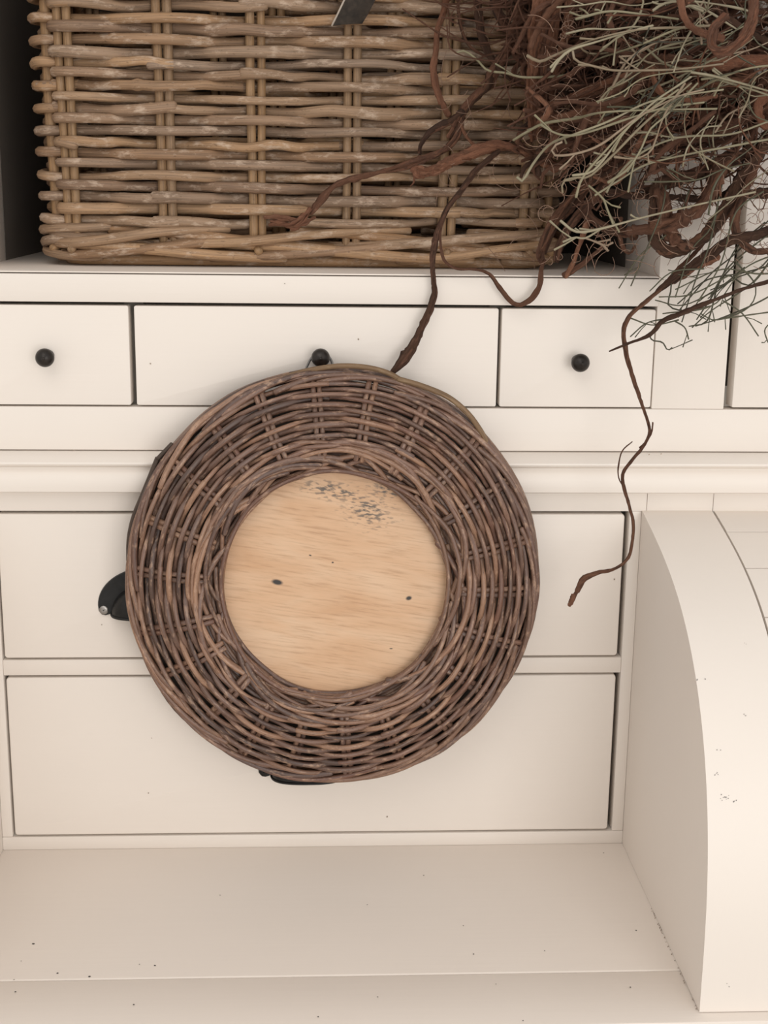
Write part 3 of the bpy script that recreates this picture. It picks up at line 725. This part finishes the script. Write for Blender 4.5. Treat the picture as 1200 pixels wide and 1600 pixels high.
# hanging wire: from behind the rim up round the knob's neck and back
K = at(501, 559, -.016)
WP = [at(474, 584, -.028), at(479, 574, -.020), at(484.5, 563, -.0085), at(491, 554, -.0056), (K[0] - .0030, -.0055, K[2] + .0046), (K[0], -.0055, K[2] + .0052), (K[0] + .0032, -.0055, K[2] + .0044), at(511, 554, -.0056), at(517.5, 563, -.0085), at(521, 574, -.020), at(525, 584, -.028)]
Lw = []
Rm = frame.rotation_euler.to_matrix().inverted()
for p in WP: Lw.append(tuple(Rm @ (Vector(p) - Vector(RCEN))))
rod('hanging_wire', catmull(np.array(Lw), 60), .0011, M_WIRE, frame, 6)

# ------------------------------------------------------------------ the trailing plant: brown fibrous roots, pale green twigs
plant = empty('trailing_root_bundle', tuple(at(950, -180, .02)), 'trailing bundle of brown fibrous roots and pale green twigs hanging over the basket', 'dried plant')
def px_path(pts):
    """(x, y, depth) spots -> world points"""
    return np.array([at(x, y, d) for x, y, d in pts])
def root(P, w0, w1, m, flat=.45, name='root', n=None, sides=9, mid=None, label=None, rough=1.0):
    """w in pixels of the photo at its own distance, about .57 mm each"""
    P = np.asarray(P, float); L_ = np.linalg.norm(np.diff(P, axis=0), axis=1).sum()
    n = n or int(min(110, max(16, L_ / .0035)))
    Q_ = catmull(P, n); t = np.linspace(0, 1, n)
    w_ = np.interp(t, [0, 1], [w0, w1]) if mid is None else np.interp(t, [0] + [q[0] for q in mid] + [1], [w0] + [q[1] for q in mid] + [w1])
    r = w_ * .00057 / 2 * (1 + .14 * rough * wob(n, 1, 6))
    a = np.linspace(0, 2 * PI, sides, endpoint=False)
    tw = rng.uniform(0, 6) + t * L_ * rng.uniform(15, 45)
    lob = 1 + .20 * np.cos(3 * a[None, :] + tw[:, None] * 1.3) + flat * .5 * np.cos(2 * (a[None, :] + tw[:, None] * .5)) + rng.normal(size=(n, sides)) * .13 * rough + .10 * np.repeat(rng.normal(size=(1, sides)), n, 0)
    return rod(name, Q_, np.maximum(r, .00035), m, plant, sides, np.clip(lob, .3, 1.9), label, .6)
RO = lambda pts, w0, w1, m=M_ROOT, **k: root(px_path(pts), w0, w1, m, **k)
def two(pts, w0, w1, m=M_ROOT, spread=3, nstr=2, **k):
    """a root that reads as several twisted strands"""
    P = px_path(pts); ns = nstr * 2 + 1; md = k.pop('mid', None)
    for q in range(ns):
        J = P.copy(); ph = rng.uniform(0, 6); c = rng.uniform(.5, 1.15)
        for i in range(len(J)):
            J[i] += c * (RT * math.cos(ph + i * .8) + UP * math.sin(ph + i * .8) * .8 - FW * .7 * math.sin(ph + i * .6)) * spread * 1.15 * .00057
        lo, hi = (0, len(J)) if q < 2 or len(J) < 6 else (rng.integers(0, 2), len(J) - rng.integers(0, 2))
        f = rng.uniform(.42, .78); root(J[lo:hi], w0 * f, w1 * f, rng.choice([m, m, m, M_ROOT if m is not M_ROOT else M_ROOTD]), mid=[(a, b * f) for a, b in md] if md else None, **{**k, 'rough': k.get('rough', 1.0) * 1.3})
TG = [[], [], []]
def into(P, w0, w1, sides=6):
    P = px_path([(x, y, min(c, -.020) if x > 1005 else c) for x, y, c in P]); L_ = np.linalg.norm(np.diff(P, axis=0), axis=1).sum(); n = int(min(60, max(12, L_ / .006))); t = np.linspace(0, 1, n)
    r = np.interp(t, [0, 1], [w0, w1]) * .000285 * (1 + .16 * wob(n, 1, 6)); lob = 1 + .16 * rng.normal(size=(n, sides))
    V, F_, uv = tube(catmull(P, n), np.maximum(r, .00025), sides, np.clip(lob, .5, 1.6), None, .5)
    o_ = len(TG[0]); TG[0].extend(V.tolist()); TG[1].extend([tuple(i + o_ for i in f) for f in F_]); TG[2].extend(uv)
B = .048     # just in front of the basket's weave
two([(704, -60, .02), (700, -20, .03), (692, 20, B), (683, 48, B), (682, 78, B), (678, 106, B), (681, 132, B), (690, 160, B), (699, 180, B)], 9, 8, M_ROOTR, 2)
two([(830, -60, 0), (822, -20, .0), (815, 20, .01), (800, 55, .02), (790, 80, .025), (776, 100, .03), (769, 118, .035), (765, 137, .04), (745, 152, .042), (726, 174, .042), (712, 196, .042), (700, 212, .042)], 17, 11, M_ROOT, 4, 3)
two([(722, 176, .04), (700, 192, .04), (683, 200, .038), (668, 212, .038), (657, 227, .04), (656, 240, .042)], 12, 5, M_ROOTD, 2)
two([(722, 180, .042), (714, 212, .04), (700, 231, .038), (680, 243, .036), (650, 253, .036), (622, 262, .038), (596, 268, .04)], 10, 6, M_ROOT, 2.5, 2, mid=[(.75, 15)])
RO([(604, 266, .04), (574, 274, .04), (545, 281, .04), (524, 290, .04), (510, 304, .038), (496, 321, .038), (486, 335, .04)], 8, 4, M_ROOT, mid=[(.35, 12), (.6, 8), (.8, 13)])
two([(487, 333, .04), (476, 344, .04), (460, 349, .042), (440, 346, .044), (419, 345, .045)], 6, 9, M_ROOTR, 6, 3, rough=1.5)
two([(648, 268, .036), (668, 268, .034), (690, 262, .034), (712, 249, .03), (742, 236, .026), (770, 229, .022), (802, 230, .02), (835, 243, .02), (870, 262, .025)], 13, 14, M_ROOTR, 4, 4, rough=1.5)
RO([(645, 264, .034), (655, 275, .034), (668, 272, .034), (676, 264, .034)], 10, 8, M_ROOTR, rough=1.8)
RO([(648, 276, .034), (646, 286, .034), (641, 291, .034)], 4, 2, M_ROOTR)
RO([(720, 195, .04), (728, 212, .038), (738, 224, .036), (752, 230, .03)], 6, 5, M_ROOTR)
two([(778, 236, .02), (762, 250, .016), (742, 270, .012), (722, 298, .01), (702, 323, .008), (690, 349, .004), (681, 374, .0), (675, 402, -.008), (675, 430, -.012), (678, 457, -.013), (672, 482, -.013), (661, 510, -.014), (650, 535, -.015), (632, 560, -.018), (611, 583, -.022)], 8, 8, M_ROOTD, 1.6, 2, mid=[(.35, 10), (.6, 9), (.8, 13), (.93, 17)])
RO([(692, 344, .004), (688, 366, .0), (690, 392, -.006), (697, 410, -.010), (715, 420, -.013), (742, 421, -.014), (765, 428, -.014), (780, 448, -.014), (798, 470, -.014), (812, 476, -.014), (828, 468, -.014), (841, 452, -.013), (844, 438, -.012), (846, 420, -.01), (850, 408, .0)], 4, 4, M_ROOT, mid=[(.4, 5), (.62, 7), (.8, 7), (.9, 6)])
LR = [(1125, 330, -.02), (1108, 368, -.03), (1085, 398, -.04), (1060, 421, -.05), (1038, 446, -.06), (1010, 470, -.07), (985, 491, -.075), (974, 515, -.08), (976, 542, -.08), (984, 572, -.08), (995, 605, -.08), (1006, 638, -.08), (1013, 660, -.08), (1014, 676, -.08), (1004, 697, -.08), (985, 721, -.08), (973, 740, -.08), (975, 760, -.08), (983, 785, -.08), (990, 815, -.08), (988, 845, -.08), (981, 870, -.08), (960, 888, -.08), (930, 896, -.08), (911, 906, -.08), (902, 925, -.08), (894, 943, -.08)]
two(LR, 7.5, 8, M_ROOT, 1.6, 2, n=110, mid=[(.3, 8), (.6, 6), (.9, 5), (.96, 10)], label='longest root, hanging far below the rest')
RO([(896, 930, -.08), (893, 940, -.08), (889, 946, -.08)], 8, 5, M_ROOTR)
RO([(988, 690, -.08), (972, 705, -.081), (966, 730, -.081), (967, 748, -.08), (974, 760, -.08)], 2, 2.2)
RO([(1020, 660, -.08), (1018, 675, -.079), (1010, 690, -.078), (1000, 700, -.079)], 2, 3)
RO([(1215, 436, -.06), (1160, 452, -.07), (1112, 470, -.075), (1062, 491, -.08), (1036, 502, -.08), (1015, 524, -.085), (984, 536, -.085), (952, 549, -.085)], 5, 2, M_ROOTD, mid=[(.6, 7), (.85, 4)])
two([(1225, 362, -.06), (1165, 370, -.065), (1132, 380, -.065), (1110, 397, -.06), (1076, 421, -.06), (1044, 441, -.06), (1020, 460, -.065)], 18, 6, M_ROOTD, 3.5, 2)
two([(1115, 396, -.055), (1080, 420, -.057), (1050, 438, -.057)], 17, 10, M_ROOTR, 4, 2)
two([(1225, 301, -.045), (1150, 305, -.045), (1100, 311, -.045), (1045, 308, -.045), (1000, 306, -.04), (950, 300, -.03)], 14, 10, M_ROOTD, 2, 2)
two([(1200, 220, -.06), (1166, 270, -.06), (1132, 330, -.055), (1106, 365, -.055), (1076, 386, -.055), (1042, 392, -.055), (1026, 381, -.055), (1022, 350, -.055), (1023, 312, -.055), (1032, 288, -.05), (1060, 278, -.05), (1095, 268, -.05), (1140, 240, -.05)], 20, 15, M_ROOTD, 5, 3)
two([(985, 362, -.06), (1020, 358, -.065), (1060, 345, -.07), (1091, 325, -.07), (1110, 297, -.07), (1119, 270, -.07), (1128, 252, -.07), (1142, 244, -.07)], 15, 16, M_ROOT, 5, 3, rough=1.6)
two([(1028, 300, -.06), (1036, 320, -.06), (1037, 343, -.06), (1046, 365, -.06), (1060, 380, -.06), (1076, 387, -.06)], 16, 17, M_ROOT, 5, 3, rough=1.6)
two([(1185, 250, -.06), (1170, 290, -.065), (1157, 320, -.065), (1150, 347, -.065), (1156, 370, -.065), (1176, 390, -.065), (1215, 392, -.065)], 15, 9, M_ROOTD, 3, 2)
two([(1005, 195, -.03), (965, 235, -.02), (930, 270, -.01), (905, 302, .0), (882, 330, .01), (862, 356, .015), (846, 396, .015), (850, 410, .01)], 16, 8, M_ROOT, 6, 5)
two([(985, 240, -.03), (945, 290, -.02), (915, 325, -.01), (890, 352, .0), (872, 385, .005), (868, 405, .005)], 12, 7, M_ROOT, 5, 3)
RO([(918, 345, -.02), (907, 378, -.02), (896, 410, -.02), (884, 432, -.02)], 8, 9, M_ROOTR); RO([(925, 355, -.02), (943, 380, -.02), (915, 408, -.02), (898, 420, -.02), (881, 431, -.02)], 5, 6)
two([(915, 335, -.025), (935, 352, -.03), (960, 362, -.03), (985, 366, -.03), (992, 372, -.03)], 9, 10, M_ROOT, 4, 3, rough=1.5)
RO([(970, 340, -.03), (968, 370, -.03), (975, 390, -.03), (985, 396, -.03), (992, 385, -.03)], 5, 5)
RO([(846, 405, .0), (846, 422, -.010), (845, 440, -.0125)], 2.5, 5)
# big hanging bunches near the top
for (x, w_) in ((838, 15), (858, 13), (872, 10), (850, 12), (884, 12)):
    two([(x + 18, -70, -.05), (x + 9, -20, -.05), (x + rng.uniform(-4, 4), 40, -.045), (x - 8 + rng.uniform(-6, 6), 95, -.035), (x - 14 + rng.uniform(-6, 10), 140, -.025), (x - 22 + rng.uniform(-8, 20), 205 + rng.uniform(-10, 15), -.005)], w_, 7, M_ROOTR, 5, 3)
two([(862, 60, -.01), (858, 110, -.01), (850, 150, .0), (858, 190, .01), (880, 206, .01), (912, 225, .01), (950, 240, .01)], 9, 8, M_ROOT, 4, 3)
two([(742, -40, .02), (748, 20, .03), (756, 60, .03), (772, 92, .03), (792, 115, .03), (808, 130, .03)], 11, 6, M_ROOT, 4, 3)
two([(712, -40, .03), (715, 12, .04), (718, 35, .04), (726, 62, .042), (742, 80, .042), (768, 92, .04), (785, 100, .04)], 6, 4, M_ROOT, 2, 2)
RO([(700, 15, .04), (702, 30, .042), (715, 37, .042), (725, 36, .042)], 3, 3)
two([(765, -40, .02), (772, 10, .02), (785, 35, .02), (800, 48, .02), (820, 55, .01), (840, 60, .0)], 9, 9, M_ROOT, 5, 3)
two([(735, -40, .03), (752, 25, .03), (758, 55, .032), (762, 75, .034)], 9, 5, M_ROOTD, 4, 2)
two([(1225, 92, -.09), (1130, 97, -.09), (1065, 105, -.085), (1002, 115, -.08), (952, 131, -.07), (900, 152, -.05), (860, 165, -.03)], 16, 12, M_ROOTR, 3, 3)
two([(1186, -60, -.16), (1180, -20, -.17), (1178, 25, -.18), (1168, 50, -.18), (1150, 70, -.18), (1128, 82, -.18), (1112, 74, -.18), (1116, 45, -.175), (1136, 22, -.17)], 15, 8, M_ROOTR, 4, 3)
RO([(1060, -40, -.14), (1064, 10, -.15), (1072, 34, -.15), (1090, 48, -.14), (1130, 60, -.12)], 9, 7, M_ROOTR); RO([(1018, 105, -.10), (1024, 130, -.11), (1040, 149, -.11), (1078, 156, -.11), (1120, 150, -.1)], 8, 6, M_ROOTR)
RO([(1196, 150, -.09), (1185, 165, -.09), (1190, 190, -.09), (1205, 200, -.09)], 14, 10, M_ROOTR)
two([(1240, 180, -.05), (1180, 230, -.05), (1120, 265, -.05), (1050, 288, -.05), (1000, 296, -.04)], 12, 8, M_ROOTD, 4, 3)
two([(1240, 140, -.06), (1160, 190, -.06), (1090, 215, -.06), (1030, 230, -.05), (960, 262, -.04), (900, 300, -.02)], 12, 8, M_ROOT, 5, 3)
# the mass behind: thick dark roots fanning left and down from the crown
for k in range(165):
    x0 = rng.uniform(830, 1260); y0 = rng.uniform(-60, 190)
    if x0 < 900: y0 = rng.uniform(-60, 60)
    L_ = rng.uniform(110, 300); a = rng.normal(2.75 if x0 > 950 else 2.0, .42); d0 = rng.uniform(-.055, -.0) if k % 3 else rng.uniform(-.10, -.05)
    if x0 < 960: d0 = rng.uniform(-.03, .03)
    pts = []; x, y = x0, y0
    for q in range(6):
        pts.append((x, min(y, 285 + rng.uniform(-25, 10)), d0 + rng.normal() * .006)); a += rng.normal() * .28
        x += math.cos(a) * L_ / 5; y += math.sin(a) * L_ / 5 * .8
        x = max(x, 800 + rng.uniform(0, 60))
    if x0 > 1000: pts = [(a_, b_, min(c_, -.018)) for a_, b_, c_ in pts]
    if k >= 55: into(pts, rng.uniform(6, 14), rng.uniform(3, 7)); continue
    RO(pts, rng.uniform(7, 15), rng.uniform(3, 7), [M_ROOTD, M_ROOT, M_ROOT, M_ROOTR][k % 4] if d0 < -.03 else [M_ROOTD, M_ROOT][k % 2], sides=8)
for k in range(60):
    x0 = rng.uniform(1030, 1270); y0 = rng.uniform(-60, 150); L_ = rng.uniform(90, 220); a = rng.normal(2.7, .5); d0 = rng.uniform(-.05, -.02); pts = []; x, y = x0, y0
    for q in range(6):
        pts.append((x, min(y, 235), d0 + rng.normal() * .005)); a += rng.normal() * .35; x += math.cos(a) * L_ / 5; y += math.sin(a) * L_ / 5 * .7
    into(pts, rng.uniform(9, 18), rng.uniform(4, 9))
for k in range(330):      # thin wiry strands through the whole mass
    x0 = rng.uniform(800, 1250); y0 = rng.uniform(-50, 260 if x0 > 930 else 60); L_ = rng.uniform(60, 230); a = rng.normal(2.5 if x0 > 930 else 1.9, .6); d0 = rng.uniform(-.088, -.025) if x0 > 940 else rng.uniform(-.04, .03); pts = []; x, y = x0, y0; cu = rng.normal() * .3
    for q in range(6):
        pts.append((x, min(y, 330 + rng.uniform(-30, 30)), d0 + rng.normal() * .005)); a += cu + rng.normal() * .25; x += math.cos(a) * L_ / 5; y += math.sin(a) * L_ / 5 * .85
    into(pts, rng.uniform(1.6, 4.5), rng.uniform(1.2, 3.0), 5)
tg = mesh_np('root_tangle', TG[0], TG[1], M_ROOT, plant, TG[2]); tg['kind'] = 'stuff'
# a few stems carrying the bundle from the crown over the basket rim, above the picture
CR = at(950, -190, .10)
for (x, y, d) in ((830, -60, 0), (860, -70, -.02), (890, -60, -.02), (742, -40, .02), (1180, -60, -.14), (1060, -40, -.12), (960, -50, -.05), (1010, -50, -.08), (705, -60, .02)):
    p = at(x, y, d); mid_ = (CR + p) / 2 + np.array([0, 0, .035]); root([CR + rng.normal(size=3) * .01, mid_, p, p + (p - mid_) * .25], 22, 12, M_ROOT)
for (y, d) in ((90, -.09), (140, -.06), (180, -.05), (230, -.06), (300, -.045), (362, -.06), (436, -.06), (40, -.12)):
    p = at(1225, y, d); k1 = np.array([.215, -.055, CR[2] + .01]) + rng.normal(size=3) * .008; k2 = np.array([.33, -.085, (CR[2] * 2 + p[2]) / 3 + .03])
    root([CR + rng.normal(size=3) * .01, k1, k2, p + np.array([.035, -.01, .03]), p], 20, 12, M_ROOT)
# pale twigs, forked at the tips
def twig(pts, w0=3.4, w1=3.8, m=None, name='twig', forks=0, label=None):
    P = px_path(pts); m = m or M_TWIG
    L_ = np.linalg.norm(np.diff(P, axis=0), axis=1).sum(); n = int(min(46, max(10, L_ / .005)))
    Q_ = catmull(P, n); t = np.linspace(0, 1, n)
    r = np.interp(t, [0, 1], [w0, w1]) * .00057 / 2 * (1 + .10 * wob(n, 1, 5))
    V, F_, uv = tube(Q_, r, 6, None, None, .6); V = list(map(tuple, V)); F_ = list(F_); uv = list(uv)
    # side spurs and little swollen tips, same mesh: a twig is one piece
    sp = [(n - 1, None)]
    for q in range(forks):
        i = int(rng.uniform(.45, .95) * (n - 1)); d = Q_[min(i + 1, n - 1)] - Q_[max(i - 1, 0)]; d /= np.linalg.norm(d) + 1e-9
        d = d + RT * rng.normal() * .55 + UP * rng.normal() * .55; d /= np.linalg.norm(d); l = rng.uniform(.006, .022)
        e = Q_[i] + d * l + UP * rng.normal() * .002
        v2, f2, u2 = tube(np.array([Q_[i], Q_[i] + d * l * .5 + FW * .0007, e]), np.array([.0008, .0008, .0011]) * (w1 / 4), 5, None, None, .6)
        o_ = len(V); V += list(map(tuple, v2)); F_ += [tuple(x + o_ for x in f) for f in f2]; uv += u2
    return mesh_np(name, V, F_, m, plant, uv, True, label)
t_ = -.125
hand = [
 [(1100, 40, t_), (1060, 45, t_), (1000, 70, t_), (935, 92, -.07), (905, 108, -.05), (880, 118, -.05), (820, 121, -.04), (790, 114, -.03), (762, 110, -.02), (745, 93, -.01), (727, 80, -.005), (714, 82, -.005)],
 [(1110, 40, t_), (1070, 43, t_), (1000, 46, t_), (930, 61, t_), (870, 85, -.09), (844, 96, -.09), (824, 87, -.09)],
 [(1020, 40, t_), (975, 52, t_), (930, 66, t_), (892, 78, t_), (872, 95, t_), (862, 112, t_)],
 [(1120, 170, t_), (1012, 172, t_), (940, 176, t_), (900, 185, -.09), (850, 193, -.07), (822, 207, -.06), (802, 219, -.05)],
 [(1100, 160, t_), (1040, 168, t_), (980, 186, t_), (930, 203, t_), (892, 212, t_), (868, 208, t_), (845, 195, t_)],
 [(1130, 140, t_), (1060, 150, t_), (1010, 161, t_), (950, 190, t_), (900, 209, t_), (860, 225, -.09), (835, 253, -.08), (817, 282, -.08), (808, 277, -.08)],
 [(1100, 140, t_), (1060, 151, t_), (1000, 181, t_), (940, 225, t_), (900, 240, t_), (868, 243, t_), (862, 236, t_), (866, 228, t_), (878, 222, t_)],
 [(1080, 120, t_), (1020, 161, t_), (980, 201, t_), (952, 238, t_), (925, 268, t_), (895, 274, t_)],
 [(1080, 130, t_), (1010, 190, t_), (960, 240, t_), (922, 275, t_), (905, 277, t_), (880, 283, t_), (879, 301, t_)],
 [(1060, 140, t_), (990, 191, t_), (942, 240, t_), (910, 278, t_), (900, 308, t_)],
 [(1090, 130, t_), (1040, 181, t_), (1016, 202, t_), (1000, 236, t_), (980, 265, t_), (950, 285, t_)],
 [(1070, 130, t_), (1038, 180, t_), (1026, 214, t_), (1015, 238, t_), (990, 248, t_), (960, 245, t_)],
 [(1180, 300, -.1), (1080, 322, -.1), (1000, 341, -.1), (936, 358, -.1), (900, 362, -.1), (876, 345, -.1)],
 [(940, 357, -.1), (915, 372, -.1), (898, 371, -.1), (880, 378, -.1)], [(915, 372, -.1), (940, 382, -.1), (950, 392, -.1)],
 [(920, 290, -.1), (942, 310, -.1), (948, 325, -.1), (958, 350, -.1)],
 [(1240, 215, -.1), (1200, 218, -.1), (1140, 229, -.1), (1080, 240, -.1), (1010, 257, -.1), (970, 280, -.1), (930, 305, -.1)],
 [(1100, 60, -.11), (1040, 62, -.11), (985, 90, -.11), (960, 130, -.1), (955, 140, -.1)], [(1080, 62, -.11), (1020, 80, -.11), (985, 115, -.1), (950, 140, -.1)],
 [(1130, 100, -.12), (1060, 108, -.12), (1010, 110, -.12), (960, 110, -.11), (930, 104, -.11), (900, 95, -.11), (895, 80, -.11)],
 [(1250, 170, -.1), (1190, 145, -.11), (1140, 130, -.11), (1085, 113, -.11), (1040, 100, -.1), (1010, 75, -.1)], [(1240, 100, -.11), (1180, 105, -.12), (1135, 118, -.12), (1090, 140, -.1), (1050, 170, -.1)],
 [(1200, 142, -.11), (1120, 120, -.12), (1080, 113, -.12)], [(1120, 90, -.1), (1100, 100, -.11), (1040, 130, -.1), (975, 150, -.09), (940, 160, -.08)],
 [(1180, 20, -.11), (1140, 10, -.12), (1080, 2, -.12), (1040, 5, -.12), (1020, 17, -.12)], [(1150, 45, -.11), (1095, 12, -.12), (1060, 10, -.12)], [(1100, 0, -.12), (1092, 18, -.12), (1105, 36, -.12)],
 [(1000, -20, -.12), (1005, 5, -.12), (990, 40, -.12), (960, 62, -.12), (938, 80, -.11)], [(1060, 30, -.12), (1000, 22, -.12), (950, 18, -.12), (900, 30, -.11)],
 [(1200, 190, -.1), (1140, 210, -.1), (1060, 215, -.1), (1000, 240, -.1), (960, 280, -.1), (948, 300, -.1)],
]
for h in hand: twig(h, 2.8, 3.6, forks=rng.integers(1, 5))
for k in range(72):
    if k < 42: x0, y0, a0 = rng.uniform(1010, 1240), rng.uniform(-10, 190), rng.normal(2.85, .28)
    else: x0, y0, a0 = rng.uniform(1060, 1240), rng.uniform(100, 260), rng.normal(2.65, .30)
    L_ = rng.uniform(60, 170); pts = []; x, y, a = x0, y0, a0; d0 = rng.uniform(-.125, -.06)
    cur = rng.normal() * .20
    for q in range(5):
        pts.append((x, y, d0 + rng.normal() * .004)); a += cur + rng.normal() * .26; x += math.cos(a) * L_ / 4; y += math.sin(a) * L_ / 4
    twig(pts, 1.8, rng.uniform(2.0, 3.2), M_TWIG if k % 4 < 2 else (M_TWIGD if k % 4 == 3 else M_ROOTR), forks=rng.integers(0, 4))
# dark green stems hanging low on the right
for k in range(17):
    x0, y0 = rng.uniform(1150, 1260), rng.uniform(330, 430); x1, y1 = rng.uniform(1020, 1130), rng.uniform(435, 520)
    if k % 4 == 0: x0, y0 = rng.uniform(1040, 1230), rng.uniform(270, 340); x1, y1 = x0 - rng.uniform(40, 110), y0 + rng.uniform(120, 190)
    d0 = rng.uniform(-.075, -.03)
    twig([(x0, y0, d0), ((x0 * 2 + x1) / 3 + rng.normal() * 8, (y0 * 2 + y1) / 3 + rng.normal() * 14, d0 - .01), ((x0 + x1 * 2) / 3 + rng.normal() * 6, (y0 + 2 * y1) / 3 + rng.normal() * 13, d0), (x1, y1, d0)], 2.8, 2.0, M_TWIGD, forks=rng.integers(0, 3))
for h in [[(1050, 425, -.06), (1048, 455, -.06), (1045, 478, -.06), (1075, 486, -.06), (1110, 478, -.06)], [(1150, 410, -.06), (1180, 445, -.06), (1170, 480, -.06), (1120, 500, -.06), (1095, 490, -.06)], [(1130, 470, -.06), (1160, 490, -.06), (1185, 525, -.06)],
          [(1060, 500, -.07), (1020, 508, -.07), (985, 497, -.07)], [(1040, 498, -.07), (1010, 505, -.07), (985, 526, -.07)], [(1015, 525, -.07), (1020, 532, -.07), (1035, 535, -.07), (1043, 547, -.07), (1050, 543, -.07)],
          [(1055, 502, -.07), (1070, 512, -.07), (1076, 530, -.07)], [(1200, 488, -.06), (1150, 495, -.06), (1120, 500, -.06)], [(1210, 500, -.06), (1195, 515, -.06), (1200, 535, -.06)],
          [(1100, 420, -.07), (1050, 425, -.07), (1015, 455, -.07)], [(1140, 430, -.07), (1080, 460, -.07), (1030, 464, -.07)]]:
    twig(h, 2.4, 2.0, M_TWIGD, forks=1)
# hair-fine fibres
AV, AF, AU = [], [], []
for k in range(800):
    x, y = rng.uniform(680, 1220), rng.uniform(-20, 420)
    if x < 820 and rng.uniform() < .75: x, y = rng.uniform(860, 1220), rng.uniform(0, 330)
    if y > 300 and x < 1000 and rng.uniform() < .5: y -= 150
    a = rng.uniform(0, 2 * PI); L_ = rng.uniform(15, 60); d0 = rng.uniform(-.10, -.02) if x > 850 else rng.uniform(.02, .04); cur = rng.normal() * .6; pts = []
    for q in range(5):
        pts.append((x, y, d0 + rng.normal() * .003)); a += cur; x += math.cos(a) * L_ / 4; y += math.sin(a) * L_ / 4
    V, F_, uv = tube(catmull(px_path(pts), 12), .00030, 3, None, None, 0)
    o_ = len(AV); AV += V.tolist(); AF += [tuple(i + o_ for i in f) for f in F_]; AU += uv
o = mesh_np('fine_fibres', AV, AF, M_FIBRE, plant, AU); o['kind'] = 'stuff'
for o in bpy.data.objects:
    if o.get('_local') is not None: del o['_local']
